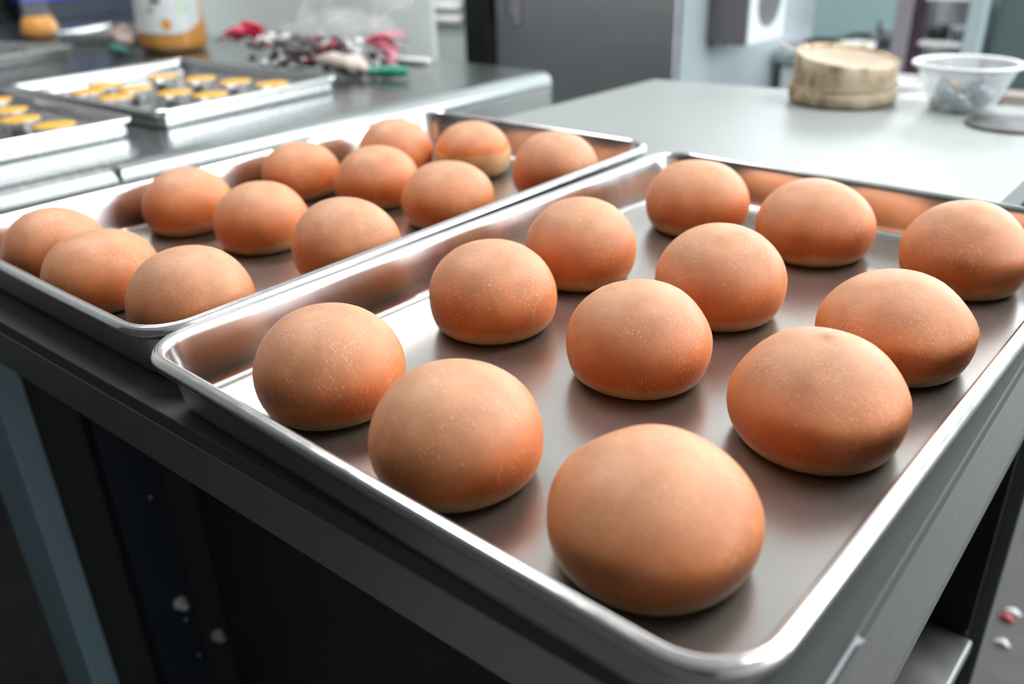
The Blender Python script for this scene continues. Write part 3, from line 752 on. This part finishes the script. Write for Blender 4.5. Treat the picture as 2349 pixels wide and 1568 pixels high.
lathe('grille_ring', [(.066, .0005), (.066, .004), (.062, .005), (.060, .003), (.0001, .0026)], M['fan_grille'], fb, 48, (.126, 2.152, Z0+.002), (0, PI/2, 0))
hv, hf = [], []
bmh = bmesh.new()
for ri in range(1, 8):
    for k in range(ri*6):
        a = 2*PI*k/(ri*6) + ri*.3; r = .0078*ri
        q = bmesh.ops.create_cone(bmh, segments=6, radius1=.0031, radius2=.0031, depth=.0012, cap_ends=True)
        for v in q['verts']: v.co = Vector((.1294 + v.co.z, 2.152 + r*math.cos(a) + v.co.x, Z0+.002 + r*math.sin(a) + v.co.y))
o = bm_obj('grille_holes', bmh, M['fan_side'], fb); o['kind'] = 'stuff'
box('mount_foot', .02, .06, 2.06, 2.10, Z0-.118, Z0-.106, M['white_plastic'], fb, .002)

bk = thing('black_cabinet', 'narrow black cabinet edge between green column and steel oven', 'cabinet')
box('carcass', -1.556, -1.440, 1.885, 2.5, .0, 1.32, M['black'], bk, .003)
box('door_edge', -1.553, -1.443, 1.872, 1.8845, .03, 1.30, M['black'], bk, .003)
gc = thing('green_column', 'pale green glossy column between white panel and black cabinet', 'column')
box('shaft', -1.80, -1.562, 1.88, 2.1, 0, 1.32, M['pale_green'], gc, .004)
for k, z in enumerate((-.068, -.030)):
    tube('highlight_bar', [(-1.80, 1.868, Z0+z), (-1.565, 1.868, Z0+z+.006)], .013, M['white_plastic'], gc, 14)  # added white bars in place of bright highlights on the column

# dark navy lockers at the far left, blue crate
lk = thing('navy_locker', 'dark navy metal locker at the upper left corner behind the bottles', 'locker')
box('carcass', -3.0, -2.93, .4, 2.4, .0, 1.9, M['black'], lk, .003)
for k in range(7):
    box('door', -2.93, -2.91, .42+.28*k, .67+.28*k, .03, Z0-.028 if k in (2,) else Z0+.9, M['navy'] if k % 2 else M['black'], lk, .004)
cr_ = thing('blue_crate', 'bright blue plastic crate behind the small juice bottle', 'crate', (-2.84, 1.02, LC+.03))
box('body', -.06, .05, .0, .27, .0305, .11, M['royal_blue'], cr_, .006)
box('lip', -.066, .056, -.006, .276, .092, .116, M['royal_blue'], cr_, .004)
box('foot_board', -.06, .05, .0, .27, -.03, .03, M['navy'], cr_, .003)
box('counter_shelf', -2.905, -2.752, .9, 1.40, LC-.03, LC-.0005, M['navy'], lk, .002)

# back counter, pans and rack at the right rear
bc = thing('back_counter', 'pale steel counter far behind the sieve with pans on it', 'counter')
BZ = Z0 - .175
box('countertop', -.76, -.475, 2.45, 3.05, BZ-.03, BZ, M['steel'], bc, .003)
box('cabinet_body', -.75, -.48, 2.48, 3.04, .05, BZ-.0305, M['white_panel'], bc, .003)
for k in range(1):
    dd = box('door', -.745, -.485, 2.462, 2.4795, .08, BZ-.045, M['white_panel'], bc, .004)
    tube('handle', [(-.50, 2.452, BZ-.16), (-.50, 2.452, BZ-.30)], .006, M['steel_dark'], dd, 8)
ab = thing('aqua_cooler', 'aqua enamel cooler cabinet behind the sieve', 'cooler')
box('carcass', -1.15, -.55, 3.35, 3.9, .0, 1.25, M['aqua'], ab, .006)
box('door', -1.13, -.57, 3.32, 3.349, .1, 1.23, M['aqua'], ab, .004)
tube('handle', [(-.61, 3.295, .75), (-.61, 3.295, 1.05)], .01, M['white_plastic'], ab)
def pan(label, x, y, r, h, m, hl, ang):
    t = thing('frying_pan', label, 'pan', (x, y, BZ), ang)
    lathe('pan_body', [(.0001, .001), (r*.8, .001), (r*.85, .004), (r, h), (r*.97, h), (r*.82, .006), (.0001, .005)], m, t, 32)
    tube('handle', [(r*.95, 0, h*.8), (r+hl*.5, 0, h+.012), (r+hl, 0, h+.016)], .008, M['black'], t, 8)
pan('black frying pan on the back counter just behind the sieve', -.665, 2.56, .055, .030, M['black'], .08, .5)
pan('grey frying pan on the back counter between sieve and mauve post', -.555, 2.76, .06, .035, M['utensil'], .07, 2.0)
wtub = thing('white_tub', 'low white plastic tub with lime clips behind the sieve', 'tub', (-.545, 2.545, BZ))
lathe('tub_body', [(.0001, .001), (.042, .001), (.046, .004), (.052, .032), (.048, .032), (.042, .006), (.0001, .005)], M['white_plastic'], wtub, 32)
for sgn in (-1, 1): box('clip', sgn*.036-.006, sgn*.036+.006, -.052, -.040, .004, .036, M['lime'], wtub, .002)

rk = thing('storage_rack', 'tall storage rack with mauve and pale blue posts behind the bowl', 'rack')
box('post', -.462, -.412, 2.58, 2.62, 0, 1.3, M['mauve'], rk, .003)
box('post', -.408, -.385, 2.58, 2.62, 0, 1.3, M['plum'], rk, .003)
box('post', -.262, -.218, 2.58, 2.62, 0, 1.3, M['pale_blue'], rk, .003)
box('post', -.462, -.430, 2.785, 2.82, 0, 1.3, M['mauve'], rk, .003)
box('post', -.262, -.230, 2.785, 2.82, 0, 1.3, M['pale_blue'], rk, .003)
SH = (Z0-.40, Z0-.235, Z0-.135, Z0-.01)
for z in SH: box('shelf', -.384, -.263, 2.585, 2.815, z-.012, z, M['white_plastic'], rk, .002)
box('back_sheet', -.43, -.23, 2.82, 2.826, .05, 1.28, M['wall_white'], rk, .001)
for (x, y, z, r, h, l) in ((-.352, 2.65, SH[2], .028, .045, 'round black pot on the middle shelf of the rack'), (-.350, 2.65, SH[1], .028, .055, 'round black pot on the lower shelf of the rack')):
    t = thing('black_pot', l, 'pot', (x, y, z))
    lathe('pot_body', [(.0001, .001), (r*.9, .001), (r, .006), (r, h*.8), (r*.94, h*.8), (r*.92, .006), (.0001, .004)], M['black'], t, 28)
    lathe('lid', [(r*1.02, h*.8+.0003), (r*1.02, h*.84), (r*.6, h*.93), (.0001, h*.95)], M['utensil'], t, 28)
for k, (x, y, z, c, l) in enumerate(((-.292, 2.65, SH[2], 'utensil', 'grey tin at the right end of the middle rack shelf'), (-.292, 2.65, SH[1], 'white_plastic', 'white tub at the right end of the lower rack shelf'),
                          (-.325, 2.66, SH[0], 'white_plastic', 'white tub on the bottom visible rack shelf'))):
    t = thing('storage_tub', l, 'tub', (x, y, z))
    lathe('tub_body', [(.0001, .001), (.020, .001), (.024, .035), (.022, .035), (.018, .004), (.0001, .004)], M[c], t, 24)
    lathe('lid', [(.0255, .0353), (.0255, .040), (.0001, .041)], M['white_plastic'], t, 24)
gp = thing('metal_locker', 'dark green-grey metal locker at the right edge behind the bowl', 'locker')
box('carcass', -.205, .16, 2.66, 2.86, 0, 1.3, M['green_grey'], gp, .004)
box('door', -.203, .158, 2.64, 2.6595, .03, 1.28, M['green_grey'], gp, .004)
tube('handle', [(.10, 2.62, .72), (.10, 2.62, .82)], .007, M['steel'], gp)

wb = thing('white_bin', 'tall white plastic bin between sieve and bowl in the background', 'bin', (-.365, 2.44, 0))
lathe('bin_body', [(.0001, .001), (.075, .001), (.080, .006), (.092, Z0-.235), (.086, Z0-.235), (.074, .01), (.0001, .008)], M['white_plastic'], wb, 32)
lathe('bin_rim', [(.0865, Z0-.234), (.096, Z0-.234), (.097, Z0-.226), (.094, Z0-.222), (.0865, Z0-.224), (.0865, Z0-.234)], M['white_plastic'], wb, 32)
kc = thing('side_counter', 'low pale counter behind the bowl at the right edge', 'counter')
box('countertop', -.20, .55, 2.20, 2.60, Z0-.30, Z0-.275, M['steel'], kc, .003)
box('cabinet_body', -.19, .54, 2.22, 2.59, .05, Z0-.3005, M['white_panel'], kc, .003)
for (x, y, w_, h_, mn, l) in ((-.13, 2.32, .08, .06, 'utensil', 'small grey tin box on the low counter behind the bowl'), (-.03, 2.36, .09, .05, 'cloth', 'small tan carton on the low counter behind the bowl'), (-.09, 2.26, .03, .035, 'lime', 'tiny lime box on the low counter behind the bowl')):
    t = thing('storage_box', l, 'box', (x, y, Z0-.2748))
    box('carton', -w_/2, w_/2, -w_/3, w_/3, 0, h_, M[mn], t, .003)
    box('lid', -w_/2-.002, w_/2+.002, -w_/3-.002, w_/3+.002, h_+.0002, h_+.008, M[mn], t, .002)

# litter on the floor at the right
for k, (x, y, mn, l) in enumerate(((.372, 1.154, 'wrap_white', 'small white paper scrap on the floor, far one'), (.368, 1.135, 'wrap_red', 'small red paper scrap on the floor'),
                        (.377, 1.07, 'wrap_white', 'small white paper scrap on the floor, near one'))):
    o = blob('paper_scrap', [(x-.01, y, .006), (x, y+.004, .007), (x+.012, y, .006)], [.003, .007, .003], M[mn], None, 12, .5, 20+k, .6, .0005)
    tag(o, l, 'scrap')
